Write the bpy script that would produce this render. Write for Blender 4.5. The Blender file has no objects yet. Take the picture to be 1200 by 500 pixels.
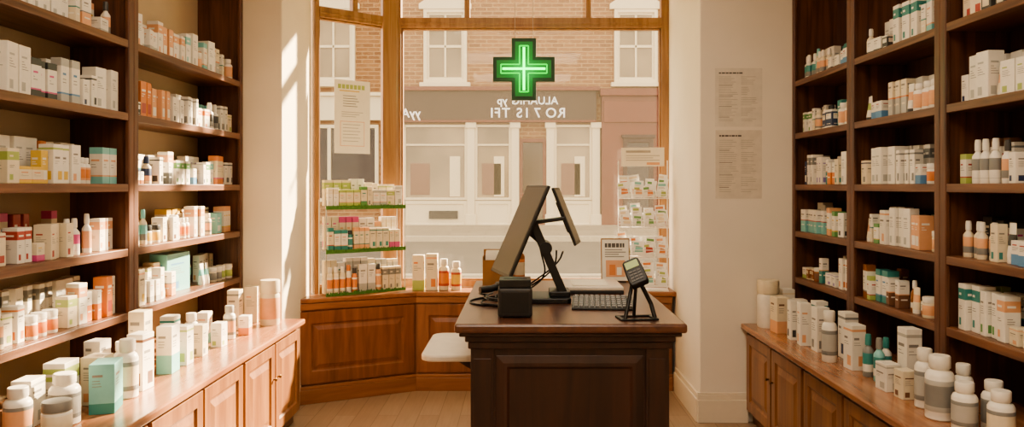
import bpy, bmesh, math, random
from mathutils import Vector, Matrix
R = random.Random(23)
S = bpy.context.scene
C = S.collection

# ------------------------------------------------------------------ helpers
def lin(h):
    h = h.lstrip('#')
    out = []
    for i in (0, 2, 4):
        c = int(h[i:i+2], 16)/255
        out.append(c/12.92 if c <= .04045 else ((c+.055)/1.055)**2.4)
    return out
def pm(name, col, rough=.5, metal=0, noise=.06, scale=18, emit=0, coat=0, bump=0, alpha=1):
    m = bpy.data.materials.new(name); m.use_nodes = True
    nt = m.node_tree; b = nt.nodes['Principled BSDF']
    c = lin(col)
    tc = nt.nodes.new('ShaderNodeTexCoord'); n = nt.nodes.new('ShaderNodeTexNoise')
    n.inputs['Scale'].default_value = scale; n.inputs['Detail'].default_value = 3
    nt.links.new(tc.outputs['Object'], n.inputs['Vector'])
    r = nt.nodes.new('ShaderNodeValToRGB')
    r.color_ramp.elements[0].position = .3; r.color_ramp.elements[1].position = .7
    r.color_ramp.elements[0].color = [x*(1-noise) for x in c]+[1]
    r.color_ramp.elements[1].color = [min(1, x*(1+noise)) for x in c]+[1]
    nt.links.new(n.outputs['Fac'], r.inputs['Fac'])
    nt.links.new(r.outputs['Color'], b.inputs['Base Color'])
    b.inputs['Roughness'].default_value = rough; b.inputs['Metallic'].default_value = metal
    b.inputs['Coat Weight'].default_value = coat
    if emit:
        b.inputs['Emission Color'].default_value = c+[1]; b.inputs['Emission Strength'].default_value = emit
    if bump:
        bp = nt.nodes.new('ShaderNodeBump'); bp.inputs['Strength'].default_value = bump; bp.inputs['Distance'].default_value = .005
        nt.links.new(n.outputs['Fac'], bp.inputs['Height']); nt.links.new(bp.outputs['Normal'], b.inputs['Normal'])
    return m
def wood(name, dark, light, axis='z', rough=.4, coat=.15, freq=22):
    m = bpy.data.materials.new(name); m.use_nodes = True
    nt = m.node_tree; b = nt.nodes['Principled BSDF']; L = nt.links
    tc = nt.nodes.new('ShaderNodeTexCoord'); mp = nt.nodes.new('ShaderNodeMapping')
    sc = {'x': (1.3, freq, freq), 'y': (freq, 1.3, freq), 'z': (freq, freq, 1.3)}[axis]
    mp.inputs['Scale'].default_value = sc
    n = nt.nodes.new('ShaderNodeTexNoise'); n.inputs['Scale'].default_value = 1.4; n.inputs['Detail'].default_value = 7
    n.inputs['Distortion'].default_value = .8
    L.new(tc.outputs['Object'], mp.inputs['Vector']); L.new(mp.outputs['Vector'], n.inputs['Vector'])
    r = nt.nodes.new('ShaderNodeValToRGB'); r.color_ramp.elements[0].position = .28; r.color_ramp.elements[1].position = .74
    r.color_ramp.elements[0].color = lin(dark)+[1]; r.color_ramp.elements[1].color = lin(light)+[1]
    L.new(n.outputs['Fac'], r.inputs['Fac']); L.new(r.outputs['Color'], b.inputs['Base Color'])
    b.inputs['Roughness'].default_value = rough; b.inputs['Coat Weight'].default_value = coat; b.inputs['Coat Roughness'].default_value = .25
    bp = nt.nodes.new('ShaderNodeBump'); bp.inputs['Strength'].default_value = .15; bp.inputs['Distance'].default_value = .002
    L.new(n.outputs['Fac'], bp.inputs['Height']); L.new(bp.outputs['Normal'], b.inputs['Normal'])
    return m
def brickmat(name, c1, c2, mortar, bw, rh, axes, msize=.01, rough=.8, grain=False):
    m = bpy.data.materials.new(name); m.use_nodes = True
    nt = m.node_tree; b = nt.nodes['Principled BSDF']; L = nt.links
    tc = nt.nodes.new('ShaderNodeTexCoord'); sx = nt.nodes.new('ShaderNodeSeparateXYZ'); cx = nt.nodes.new('ShaderNodeCombineXYZ')
    L.new(tc.outputs['Object'], sx.inputs[0])
    L.new(sx.outputs[axes[0]], cx.inputs[0]); L.new(sx.outputs[axes[1]], cx.inputs[1])
    bt = nt.nodes.new('ShaderNodeTexBrick'); bt.inputs['Scale'].default_value = 1
    bt.inputs['Brick Width'].default_value = bw; bt.inputs['Row Height'].default_value = rh
    bt.inputs['Mortar Size'].default_value = msize
    bt.inputs['Color1'].default_value = lin(c1)+[1]; bt.inputs['Color2'].default_value = lin(c2)+[1]; bt.inputs['Mortar'].default_value = lin(mortar)+[1]
    L.new(cx.outputs[0], bt.inputs['Vector'])
    out = bt.outputs['Color']
    if grain:
        mp = nt.nodes.new('ShaderNodeMapping'); mp.inputs['Scale'].default_value = (30, 2, 1)
        L.new(tc.outputs['Object'], mp.inputs['Vector'])
        n = nt.nodes.new('ShaderNodeTexNoise'); n.inputs['Scale'].default_value = 2; n.inputs['Detail'].default_value = 6
        L.new(mp.outputs['Vector'], n.inputs['Vector'])
        r = nt.nodes.new('ShaderNodeValToRGB'); r.color_ramp.elements[0].color = (.78, .78, .78, 1); r.color_ramp.elements[1].color = (1.1, 1.1, 1.1, 1)
        L.new(n.outputs['Fac'], r.inputs['Fac'])
        mx = nt.nodes.new('ShaderNodeMix'); mx.data_type = 'RGBA'; mx.blend_type = 'MULTIPLY'; mx.inputs[0].default_value = 1
        L.new(out, mx.inputs[6]); L.new(r.outputs['Color'], mx.inputs[7]); out = mx.outputs[2]
    L.new(out, b.inputs['Base Color']); b.inputs['Roughness'].default_value = rough
    return m
def glassmat(name, tint=(1, 1, 1), gloss=.05, haze=.05):
    m = bpy.data.materials.new(name); m.use_nodes = True
    nt = m.node_tree; nt.nodes.clear(); L = nt.links
    o = nt.nodes.new('ShaderNodeOutputMaterial'); t = nt.nodes.new('ShaderNodeBsdfTransparent'); t.inputs[0].default_value = (*tint, 1)
    g = nt.nodes.new('ShaderNodeBsdfGlossy'); g.inputs['Roughness'].default_value = .03
    d = nt.nodes.new('ShaderNodeBsdfTranslucent'); d.inputs[0].default_value = (1, .88, .68, 1)  # warm translucent layer paints a haze glow onto the glass
    a = nt.nodes.new('ShaderNodeMixShader'); a.inputs[0].default_value = gloss
    b = nt.nodes.new('ShaderNodeMixShader')
    n = nt.nodes.new('ShaderNodeTexNoise'); n.inputs['Scale'].default_value = 1.5
    mr = nt.nodes.new('ShaderNodeMapRange'); mr.inputs['To Min'].default_value = haze*.7; mr.inputs['To Max'].default_value = haze*1.3
    L.new(n.outputs['Fac'], mr.inputs['Value']); L.new(mr.outputs[0], b.inputs[0])
    L.new(t.outputs[0], a.inputs[1]); L.new(g.outputs[0], a.inputs[2]); L.new(a.outputs[0], b.inputs[1]); L.new(d.outputs[0], b.inputs[2])
    L.new(b.outputs[0], o.inputs[0])
    return m

def top(o, label, cat, group=None, kind=None):
    o['label'] = label; o['category'] = cat
    if group: o['group'] = group
    if kind: o['kind'] = kind
    return o
def struct(o): o['kind'] = 'structure'; return o
def empty(name, loc=(0, 0, 0), rot=(0, 0, 0)):
    e = bpy.data.objects.new(name, None); e.location = loc; e.rotation_euler = rot; e.empty_display_size = .05
    C.objects.link(e); return e

class MB:
    def __init__(s): s.v = []; s.f = []; s.m = []
    def add(s, vs, fs, m=0):
        b = len(s.v); s.v += [tuple(v) for v in vs]
        for i, f in enumerate(fs):
            s.f.append([b+k for k in f]); s.m.append(m[i] if isinstance(m, list) else m)
        return s
    def box(s, x0, x1, y0, y1, z0, z1, m=0):
        v = [(x0,y0,z0),(x1,y0,z0),(x1,y1,z0),(x0,y1,z0),(x0,y0,z1),(x1,y0,z1),(x1,y1,z1),(x0,y1,z1)]
        return s.add(v, [(3,2,1,0),(4,5,6,7),(0,1,5,4),(1,2,6,5),(2,3,7,6),(3,0,4,7)], m)
    def prism(s, poly, z0, z1, m=0):
        n = len(poly)
        v = [(x,y,z0) for x,y in poly]+[(x,y,z1) for x,y in poly]
        f = [tuple(reversed(range(n))), tuple(range(n, 2*n))]+[(i,(i+1)%n,n+(i+1)%n,n+i) for i in range(n)]
        return s.add(v, f, m)
    def prismY(s, poly, y0, y1, m=0):
        n = len(poly)
        v = [(x,y0,z) for x,z in poly]+[(x,y1,z) for x,z in poly]
        f = [tuple(range(n)), tuple(reversed(range(n, 2*n)))]+[(i,n+i,n+(i+1)%n,(i+1)%n) for i in range(n)]
        return s.add(v, f, m)
    def cyl(s, p0, p1, r0, r1=None, n=12, m=0):
        r1 = r0 if r1 is None else r1
        p0 = Vector(p0); p1 = Vector(p1); d = (p1-p0).normalized()
        a = d.orthogonal().normalized(); b = d.cross(a)
        v = []
        for p, r in ((p0, r0), (p1, r1)):
            for i in range(n):
                t = 2*math.pi*i/n; v.append(p+a*r*math.cos(t)+b*r*math.sin(t))
        f = [(i,(i+1)%n,n+(i+1)%n,n+i) for i in range(n)]+[tuple(reversed(range(n))), tuple(range(n,2*n))]
        return s.add(v, f, m)
    def path(s, pts, r, n=8, m=0):
        for a, b in zip(pts[:-1], pts[1:]): s.cyl(a, b, r, n=n, m=m)
        return s
    def lathe(s, prof, n=24, mats=0, cx=0, cy=0, ridge=None):
        v = []; f = []; mm = []
        for k, (r, z) in enumerate(prof):
            for i in range(n):
                t = 2*math.pi*i/n
                rr = r*(.96 if (ridge and ridge[0] <= k <= ridge[1] and i % 2) else 1)
                v.append((cx+rr*math.cos(t), cy+rr*math.sin(t), z))
        for k in range(len(prof)-1):
            for i in range(n):
                f.append((k*n+i, k*n+(i+1)%n, (k+1)*n+(i+1)%n, (k+1)*n+i)); mm.append(mats[k] if isinstance(mats, list) else mats)
        f.append(tuple(reversed(range(n)))); mm.append(mm[0])
        f.append(tuple(range((len(prof)-1)*n, len(prof)*n))); mm.append(mm[-2])
        return s.add(v, f, mm)
    def rings(s, x0, x1, z0, z1, rg, back, m=0, mats=None):
        v = [(x0,back,z0),(x1,back,z0),(x1,back,z1),(x0,back,z1)]
        for ins, y in rg:
            v += [(x0+ins,y,z0+ins),(x1-ins,y,z0+ins),(x1-ins,y,z1-ins),(x0+ins,y,z1-ins)]
        f = [(3,2,1,0)]; mm = [m]
        for k in range(len(rg)):
            a = 4*k; b = a+4
            for i in range(4):
                j = (i+1)%4; f.append((a+i,a+j,b+j,b+i)); mm.append(mats[k] if mats else m)
        l = 4*len(rg); f.append((l,l+1,l+2,l+3)); mm.append(mats[-1] if mats else m)
        return s.add(v, f, mm)
    def mesh(s, name, mats, smooth=False):
        me = bpy.data.meshes.new(name); me.from_pydata(s.v, [], s.f)
        for m in mats: me.materials.append(m)
        for p, i in zip(me.polygons, s.m): p.material_index = i
        me.update()
        if smooth:
            for p in me.polygons: p.use_smooth = True
            me.set_sharp_from_angle(angle=math.radians(38))
        return me
    def obj(s, name, mats, parent=None, loc=(0,0,0), rot=(0,0,0), bevel=0, smooth=False):
        o = bpy.data.objects.new(name, s.mesh(name, mats, smooth)); C.objects.link(o)
        o.location = loc; o.rotation_euler = rot
        if parent: o.parent = parent
        if bevel:
            b = o.modifiers.new('b', 'BEVEL'); b.width = bevel; b.segments = 2; b.limit_method = 'ANGLE'; b.angle_limit = math.radians(40)
        return o

# ------------------------------------------------------------------ materials
plaster = pm('plaster_cream', '#e3d5bd', .85, noise=.03, scale=4, bump=.03)
plaster_w = pm('plaster_white', '#eae0cf', .8, noise=.02, scale=4)
ceilm = pm('ceiling_paint', '#efe8dc', .9, noise=.02)
skirt = pm('skirting_paint', '#e4d7c2', .5, noise=.02)
floorm = brickmat('floor_planks', '#a88f77', '#9f856d', '#836d59', 1.3, .14, (1, 0), .0025, .5, grain=True)
shz = wood('walnut_upright', '#43261a', '#764b33', 'z', .42)
shy = wood('walnut_shelf', '#4d2c1e', '#875b3f', 'y', .4)
shback = wood('walnut_back', '#39221a', '#58382a', 'z', .55)
cream_back = pm('cream_back', '#c3ac8d', .8, noise=.04, scale=4)
ctop = wood('worktop_wood', '#86553a', '#b57f58', 'y', .24, .4, 14)
cabz = wood('cabinet_wood', '#6f452a', '#9d6c44', 'z', .36, .3, 14)
bayz = wood('bay_wood', '#6f4329', '#945f3c', 'z', .38, .22, 14)
bayx = wood('bay_wood_long', '#7c4f33', '#a46f47', 'x', .35, .28, 14)
frz = wood('frame_wood', '#886243', '#b08860', 'z', .42, .18, 18)
deskz = wood('desk_wood', '#25130d', '#402318', 'z', .4, .15, 14)
deskx = wood('desk_top_wood', '#44281c', '#6c432f', 'y', .28, .32, 12)
black = pm('black_plastic', '#131111', .42, noise=.1, scale=60)
dgrey = pm('dark_grey_plastic', '#282422', .5, noise=.12, scale=90)
mgrey = pm('grey_plastic', '#55504b', .5)
keym = pm('key_plastic', '#3d3935', .32)
screenm = pm('screen_glass', '#2b2826', .33, noise=.25, scale=4)
lcd = pm('lcd_screen', '#8d9a63', .4, emit=.35)
paper = pm('paper', '#ece4d2', .8, noise=.02)
ink = pm('ink_grey', '#8c857d', .8)
inkl = pm('ink_light', '#aaa296', .8)
inkd = pm('ink_dark', '#4a423b', .8)
kraft = pm('kraft_card', '#94683c', .8, noise=.08)
steel = pm('steel', '#b8b4ac', .3, metal=1)
brass = pm('brass', '#7a5a2a', .35, metal=1)
palewhite = pm('pale_laminate', '#d8ccbb', .35)
winglass = glassmat('window_glass', (1, 1, 1), .008, .011)
acry = glassmat('acrylic', (.97, .98, .97), .10, .10)

COL = {'white':'#e7dfd0','cream':'#e0d1b4','teal':'#3f857e','green':'#659558','lime':'#a8b567','orange':'#d6834c','pink':'#cf5b8b','navy':'#36415f',
       'blue':'#5f8db2','lavender':'#9585b4','yellow':'#dab557','brown':'#77533e','grey':'#86847e','aqua':'#82bdb7','red':'#b04f45','charcoal':'#434240','silver':'#b3afa5','peach':'#dea67c','amber':'#8e5524'}
PK = {k: pm('print_'+k, v, .42, noise=.03, scale=40) for k, v in COL.items()}

# ------------------------------------------------------------------ product meshes
def carton_mesh(w, d, h, base, band, acc, style, name):
    bm = bmesh.new(); bmesh.ops.create_cube(bm, size=1)
    for v in bm.verts: v.co = Vector((v.co.x*w, v.co.y*d, (v.co.z+.5)*h))
    bmesh.ops.bevel(bm, geom=list(bm.edges), offset=min(.0016, w*.05), segments=1, affect='EDGES')
    lo = R.uniform(.2,.45)
    cuts = {0:[.0,lo],1:[.66,.9],2:[.12,.88],3:[.5,.54],4:[.86,.91],5:[.2,.24,.82],6:[.93],7:[.03,.97]}[style]
    for c in cuts:
        bmesh.ops.bisect_plane(bm, geom=list(bm.verts)+list(bm.edges)+list(bm.faces), plane_co=(0,0,c*h), plane_no=(0,0,1))
    bm.normal_update()
    for f in bm.faces:
        z = f.calc_center_median().z/h; f.material_index = 0
        if style == 0 and z < lo: f.material_index = 1
        if style == 1 and .66 < z < .9: f.material_index = 1
        if style == 2: f.material_index = 1 if .12 < z < .88 else 0
        if style == 3: f.material_index = 1 if z < .5 else (2 if z < .54 else 0)
        if style == 4: f.material_index = 1 if .86 < z < .91 else 0
        if style == 5: f.material_index = 1 if z < .2 or z > .82 else (2 if z < .24 else 0)
        if style == 7: f.material_index = 1
    me = bpy.data.meshes.new(name); bm.to_mesh(me); bm.free()
    q = MB(); q.v = [tuple(v.co) for v in me.vertices]; q.f = [list(p.vertices) for p in me.polygons]; q.m = [p.material_index for p in me.polygons]
    e = .0007
    a1, a2, a3 = R.uniform(-.05,.3), R.uniform(-.2,.2), R.uniform(-.1,.3); zt = R.uniform(-.04,.05); sw = R.random() < .5
    def face(pt):
        for n_, (ox, oy, ux, uy, W) in enumerate(((0,-d/2-e,1,0,w),(0,d/2+e,-1,0,w),(-w/2-e,0,0,-1,d),(w/2+e,0,0,1,d))):
            pt(n_, lambda u0,u1,z0,z1,m: q.add([(ox+ux*u0*W,oy+uy*u0*W,z0*h),(ox+ux*u1*W,oy+uy*u1*W,z0*h),(ox+ux*u1*W,oy+uy*u1*W,z1*h),(ox+ux*u0*W,oy+uy*u0*W,z1*h)],[(0,1,2,3)],m))
    def deco(n_, Q):
        side = n_ >= 2
        if style == 0:
            Q(-.36,a1,.76+zt,.81+zt,2 if sw else 3)
            for k in range(3): Q(-.36,(a2,a3,.0)[k],.68+zt-.055*k,.695+zt-.055*k,3)
        elif style == 1:
            Q(-.34,a1,.75,.8,0)
            for k in range(3 if side else 2): Q(-.34,(a2,a3,.1)[k],.5-.05*k,.515-.05*k,3)
            if not side: Q(-.34,-.05,.1,.26,1)
        elif style == 2:
            Q(-.36,.36,.5,.78,0); Q(-.28,a1,.68,.72,2); Q(-.28,a3,.58,.595,3); Q(-.28,.28,.22,.25,0)
        elif style == 3:
            Q(-.36,a1,.78+zt,.83+zt,3); Q(-.36,a2,.7+zt,.715+zt,3); Q(-.3,.3,.3,.35,0)
        elif style == 4:
            Q(-.36,a1,.66+zt,.71+zt,3); Q(-.36,a2,.59+zt,.6+zt,3); Q(-.36,a3,.54+zt,.55+zt,3)
            Q(-.05,.36,.1,.32,2 if sw else 1)
        elif style == 5:
            Q(-.34,a1,.62,.67,2); Q(-.34,a2,.52,.535,3); Q(-.34,a3,.45,.465,3)
        elif style == 7:
            Q(-.34,a1,.72,.78,0); Q(-.34,a2,.64,.66,0); Q(-.34,a3,.58,.6,0)
            if not side: Q(-.34,.34,.12,.4,2 if sw else 0)
        else:
            Q(-.34,a1,.74+zt,.78+zt,1 if sw else 3)
            for k in range(4): Q(-.34,(a2,a3,.1,.25)[k],.66+zt-.05*k,.672+zt-.05*k,3)
            Q(-.34,.0,.08,.26,1)
    face(deco)
    bpy.data.meshes.remove(me)
    return q.mesh(name, [PK[base], PK[band], PK[acc], ink])

def bottle_meshes(r, h, body, cap, lab, acc, kind, name):
    b = MB(); c = MB()
    if kind == 'bottle':
        hb = h*.8
        b.lathe([(r*.9,0),(r,h*.02),(r,h*.14),(r*1.015,h*.145),(r*1.015,h*.22),(r*1.015,h*.55),(r*1.015,h*.62),(r,h*.625),(r,h*.68),(r*.86,h*.745),(r*.62,h*.775),(r*.62,hb)],28,[0,0,2,2,1,2,2,0,0,0,0])
        c.lathe([(r*.68,hb-.001),(r*.74,hb+.002),(r*.74,h*.985),(r*.68,h)],28,0,ridge=(1,2))
    elif kind == 'jar':
        b.lathe([(r*.94,0),(r,h*.04),(r,h*.14),(r*1.012,h*.15),(r*1.012,h*.6),(r,h*.61),(r,h*.66),(r*.9,h*.7),(r*.9,h*.72)],28,[0,0,1,1,1,0,0,0])
        c.lathe([(r*.98,h*.72),(r*1.02,h*.74),(r*1.02,h*.97),(r*.97,h)],28,0,ridge=(1,2))
    elif kind == 'slim':
        b.lathe([(r*.92,0),(r,h*.02),(r,h*.12),(r*1.01,h*.125),(r*1.01,h*.3),(r*1.01,h*.56),(r,h*.565),(r*.97,h*.62),(r*.6,h*.69),(r*.45,h*.72),(r*.45,h*.75)],24,[0,0,1,2,1,0,0,0,0,0])
        c.lathe([(r*.5,h*.74),(r*.58,h*.745),(r*.58,h*.9),(r*.5,h*.99),(r*.4,h)],24,0)
    elif kind == 'tube':
        n = 20; rows = []
        for k in range(7):
            t = k/6; z = h*(.16+.84*t)
            rows.append([(r*math.cos(2*math.pi*i/n)*(1+.25*t), r*math.sin(2*math.pi*i/n)*(1-t*.93), z) for i in range(n)])
        v = [p for rw in rows for p in rw]; f = []; m = []
        for k in range(6):
            for i in range(n):
                f.append((k*n+i,k*n+(i+1)%n,(k+1)*n+(i+1)%n,(k+1)*n+i)); m.append(1 if k in (2,3) else 0)
        f.append(tuple(reversed(range(n)))); m.append(0); f.append(tuple(range(6*n,7*n))); m.append(0)
        b.add(v, f, m); c.lathe([(r*.9,0),(r*.95,.003),(r*.95,h*.16)],24,0,ridge=(0,2))
    mb = [PK[body], PK[lab], PK[acc]]
    allm = MB(); allm.add(b.v, b.f, list(b.m)); allm.add(c.v, c.f, [3]*len(c.f))
    return (allm.mesh(name, mb+[PK[cap]], True), b.mesh(name+'_body', mb, True), c.mesh(name+'_cap', [PK[cap]], True))

DES = {}
NC = 9
for band in COL:
    L = []
    for k in range(NC):
        small = k in (2, 5, 7); narrow = k in (3, 6, 8)
        w = R.uniform(.034, .076); h = R.uniform(.06, .11) if small else R.uniform(.115, .19); d = R.uniform(.04, .07)
        base = R.choice(['white','white','white','cream'])
        if band in ('white','cream'): bnd = R.choice(['silver','peach','aqua','lime','blue','cream','lavender'])
        else: bnd = band
        acc = R.choice(['teal','peach','blue','navy','grey','red','yellow','orange','pink'])
        st = (6,4,0,1,3,5,7,2,5)[k] if band not in ('white','cream') else (6,4,0,1,6,4,3,0,5)[k]
        if narrow: w = min(w,.058)
        nm = 'pill_box' if small else ('slim_carton' if narrow else 'medicine_carton')  # the narrow ones are medicine cartons like the rest
        L.append(dict(kind=nm, w=w, d=d, h=h, mesh=carton_mesh(w,d,h,base,bnd,acc,st,'carton_'+band),
                      label={'pill_box':f"small {base} pill box with {bnd} print",'slim_carton':f"slim {bnd} and {base} medicine carton",'medicine_carton':f"{base} medicine carton with {bnd} print"}[nm], cat='medicine box'))
    for kd, nm in (('bottle','supplement_bottle'),('jar','cream_jar'),('slim','lotion_bottle'),('tube','cream_tube')):
        r = {'bottle':.03,'jar':.032,'slim':.023,'tube':.022}[kd]*R.uniform(.8,1.05); h = {'bottle':.13,'jar':.085,'slim':.16,'tube':.14}[kd]*R.uniform(.8,1.12)
        body = R.choice(['white','white','cream']) if band not in ('amber','brown') else 'amber'
        cap = R.choice(['white','white',band,'charcoal'])
        lab = band if band not in ('white','cream') else 'peach'
        ms = bottle_meshes(r,h,body,cap,lab,R.choice(['white','grey','peach']),kd,nm)
        L.append(dict(kind=nm, w=2*r*(1.26 if kd=='tube' else 1.04), d=2*r, h=h, mesh=ms[0], label=f"{body} {nm.replace('_',' ')} with {lab} label", cat=nm.split('_')[1]))
    DES[band] = L
def put(des, x, y, z, rot, where, group):
    o = bpy.data.objects.new(des['kind'], des['mesh']); C.objects.link(o)
    o.location = (x, y, z); o.rotation_euler = (0, 0, rot)
    top(o, des['label']+' '+where, des['cat'], group); return o
def plural(k):
    k = k.replace('_',' '); return k+('es' if k.endswith('x') else 's')
def fill(sgn, y0, y1, z, themes, front, rows=2, tall=False, where='on wooden shelf'):
    for row in range(rows):
        xc = front + sgn*(.075+.108*row)
        y = y1-.012
        while y > y0+.05:
            if row == 1 and R.random() < .42: y -= R.uniform(.06, .16); continue
            L = DES[R.choice(themes)]
            des = R.choice(L[:NC] if R.random() < .74 else L[NC:])
            if row == 1 and des['h'] < .15: des = sorted(L[:NC], key=lambda a: a['h'])[R.choice([-1,-2])]
            elif tall and des['h'] < .11 and R.random() < .6: des = R.choice(sorted(L[:NC], key=lambda a: a['h'])[3:])
            for k in range(R.choice([1,1,2,2,3])):
                w = des['w']
                if y-w < y0+.01: break
                a = R.uniform(-.13,.13); ex = abs(math.sin(a))*des['d']
                put(des, xc+R.uniform(-.016,.012), y-(w+ex)/2, z, -sgn*math.pi/2+a, where, plural(des['kind'])+' on the wall shelving')
                y -= w+ex+R.uniform(.004,.010)
            if R.random() < .25: y -= R.uniform(.01, .05)

# ------------------------------------------------------------------ room shell
struct(MB().box(-2.3,2.3,-2.2,6.3,-.1,0).obj('floor',[floorm]))
struct(MB().box(-2.3,2.3,-2.2,6.35,3.4,3.5).obj('ceiling',[ceilm]))
struct(MB().box(-2.3,-2.15,-2.2,5.05,0,3.4).obj('wall_left',[plaster]))
struct(MB().box(2.09,2.3,-2.2,5.05,0,3.4).obj('wall_right',[plaster]))
struct(MB().box(-2.15,2.09,-2.2,-2.05,0,3.4).obj('wall_rear',[plaster]))
W0 = (-1.56,5.72); W1 = (-1.04,6.15); W2 = (1.107,6.15)
struct(MB().prism([(-2.3,5.05),(-1.58,5.05),(-1.565,5.69),(-1.62,5.78),(-2.3,5.78)],0,3.4).obj('wall_front_left',[plaster],bevel=.008))
struct(MB().prism([(1.167,5.05),(2.3,5.05),(2.3,6.25),(1.167,6.25)],0,3.4).obj('wall_front_right',[plaster_w],bevel=.008))
struct(MB().prism([(-1.63,5.70),(-1.06,6.10),(1.167,6.10),(1.167,6.25),(-1.1,6.25),(-1.68,5.8)],3.2,3.4).obj('wall_front_lintel',[plaster]))
struct(MB().prism([(-1.58,5.66),(-1.0,6.10),(1.167,6.10),(1.167,6.24),(-1.06,6.24),(-1.66,5.78)],0,.70).obj('wall_front_bay',[plaster]))
b = MB().box(1.150,1.48,5.024,5.049,0,.15).box(1.150,1.48,5.033,5.049,.15,.185).box(1.150,1.48,5.041,5.049,.185,.195)
struct(b.obj('baseboard_front',[skirt],bevel=.003))
b = MB().box(1.142,1.166,5.05,5.79,0,.15).box(1.151,1.166,5.05,5.79,.15,.185)
struct(b.obj('baseboard_reveal',[skirt],bevel=.003))

# ------------------------------------------------------------------ bay windows
def window(name, P0, P1, posts, topm, gl=True):
    dx, dy = P1[0]-P0[0], P1[1]-P0[1]; L = math.hypot(dx,dy); ang = math.atan2(dy,dx)
    w = MB(); a, bq = posts
    w.box(0,a,-.04,.04,.75,3.2); w.box(L-bq,L,-.04,.04,.75,3.2)
    w.box(a,L-bq,-.035,.035,.75,.80); w.box(a,L-bq,-.045,.045,2.81,2.89); w.box(a,L-bq,-.035,.035,3.14,3.2)
    w.box(a,L-bq,-.052,-.045,2.83,2.85)
    for x in topm: w.box(x-.022,x+.022,-.03,.03,2.89,3.14)
    w.box(a,a+.014,-.02,.02,.80,2.81); w.box(L-bq-.014,L-bq,-.02,.02,.80,2.81)
    w.box(a+.014,L-bq-.014,-.02,.02,.80,.814); w.box(a+.014,L-bq-.014,-.02,.02,2.796,2.81)
    o = struct(w.obj(name,[frz],loc=(P0[0],P0[1],0),rot=(0,0,ang),bevel=.005))
    g = MB().box(a,L-bq,-.002,.002,.80,3.14).obj('glass',[winglass],parent=o)
    return o
window('window_1', W0, W1, (.035,.05), [.335])
window('window_2', (W1[0]-.0,W1[1]), (W2[0]+.06,W2[1]), (.075,.06), [.60,1.57])
struct(MB().prism([(-1.095,6.035),(-1.0,6.09),(-.985,6.105),(-1.0,6.2),(-1.08,6.2),(-1.12,6.08)],.75,3.2).obj('trim_1',[frz],bevel=.004))
struct(MB().prism([(-1.655,5.40),(-.80,5.81),(1.166,5.81),(1.166,6.12),(-1.03,6.12),(-1.56,5.69),(-1.572,5.6)],.715,.75).obj('trim_2',[bayx],bevel=.008))
bay = empty('bay_panelling',(-1.63,5.44,0)); top(bay,'orange-brown wooden panelling with raised panels under the bay window','panelling')
def seg(P0,P1,npan,parent):
    dx, dy = P1[0]-P0[0], P1[1]-P0[1]; L = math.hypot(dx,dy); ang = math.atan2(dy,dx)
    e = (P0[0]-parent.location.x, P0[1]-parent.location.y, 0)
    MB().box(0,L,0,.03,.12,.712).obj('backing',[bayz],parent=parent,loc=e,rot=(0,0,ang))
    m = MB().box(-.005,L+.005,-.028,.02,0,.10).box(-.005,L+.005,-.02,.02,.10,.125)
    m.obj('plinth',[bayx],parent=parent,loc=e,rot=(0,0,ang),bevel=.004)
    m = MB().box(0,L,-.018,.0,.665,.712); m.obj('rail',[bayx],parent=parent,loc=e,rot=(0,0,ang),bevel=.003)
    pw = L/npan
    for i in range(npan):
        m = MB().rings(i*pw+.015,(i+1)*pw-.015,.14,.655,[(0,-.018),(.085,-.018),(.093,-.008),(.105,-.006),(.135,-.017),(.14,-.017)],0)
        m.obj('raised_panel',[bayz],parent=parent,loc=e,rot=(0,0,ang),bevel=.002)
seg((-1.60,5.445),(-.81,5.842),1,bay)
seg((-.81,5.842),(1.14,5.842),4,bay)

# ------------------------------------------------------------------ side joinery
def shelving(sgn, front, y0, y1, zb, zs, backm, label):
    depth = .3; xb = front+sgn*depth
    e = empty('wall_shelving',(xb,(y0+y1)/2,zb)); top(e,label,'shelves')
    X = lambda a: (a-xb); yl = y0-(y0+y1)/2; yh = -yl
    def bx(xa,xc,ya,yc,za,zc):
        a, c = sorted((X(xa),X(xc))); return (a,c,ya,yc,za-zb,zc-zb)
    MB().box(*bx(xb,xb-sgn*.012,yl,yh,zb,3.15)).obj('back_panel',[backm],parent=e)
    for ya, yc in ((yl,yl+.025),(yh-.025,yh)):
        MB().box(*bx(xb-sgn*.012,front+sgn*.02,ya,yc,zb,3.15)).obj('side_panel',[shz],parent=e)
    for ya, yc in ((yl,yl+.045),(yh-.045,yh)):
        m = MB().box(*bx(front+sgn*.02,front,ya,yc,zb,3.15))
        m.obj('stile',[shz],parent=e,bevel=.004)
    for z in zs:
        m = MB().box(*bx(xb-sgn*.012,front+sgn*.022,yl+.025,yh-.025,z-.03,z)).box(*bx(front+sgn*.022,front+sgn*.003,yl+.045,yh-.045,z-.036,z))
        m.obj('shelf',[shy],parent=e,bevel=.003)
    MB().box(*bx(xb-sgn*.012,front-sgn*.02,yl,yh,3.08,3.15)).obj('cornice',[shy],parent=e,bevel=.008)
ZS = [.96,1.258,1.56,1.892,2.232]
FL, FR = -1.835, 1.773
for y0, y1 in ((3.63,5.048),(2.21,3.63)):
    shelving(-1,FL,y0,y1,.68,ZS,cream_back,'tall dark-stained wooden shelving with cream back filled with medicines')
for y0, y1 in ((4.155,5.048),(3.263,4.155),(2.37,3.263)):
    shelving(1,FR,y0,y1,.65,ZS,shback,'tall dark walnut wooden shelving filled with medicines and bottles')

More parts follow.
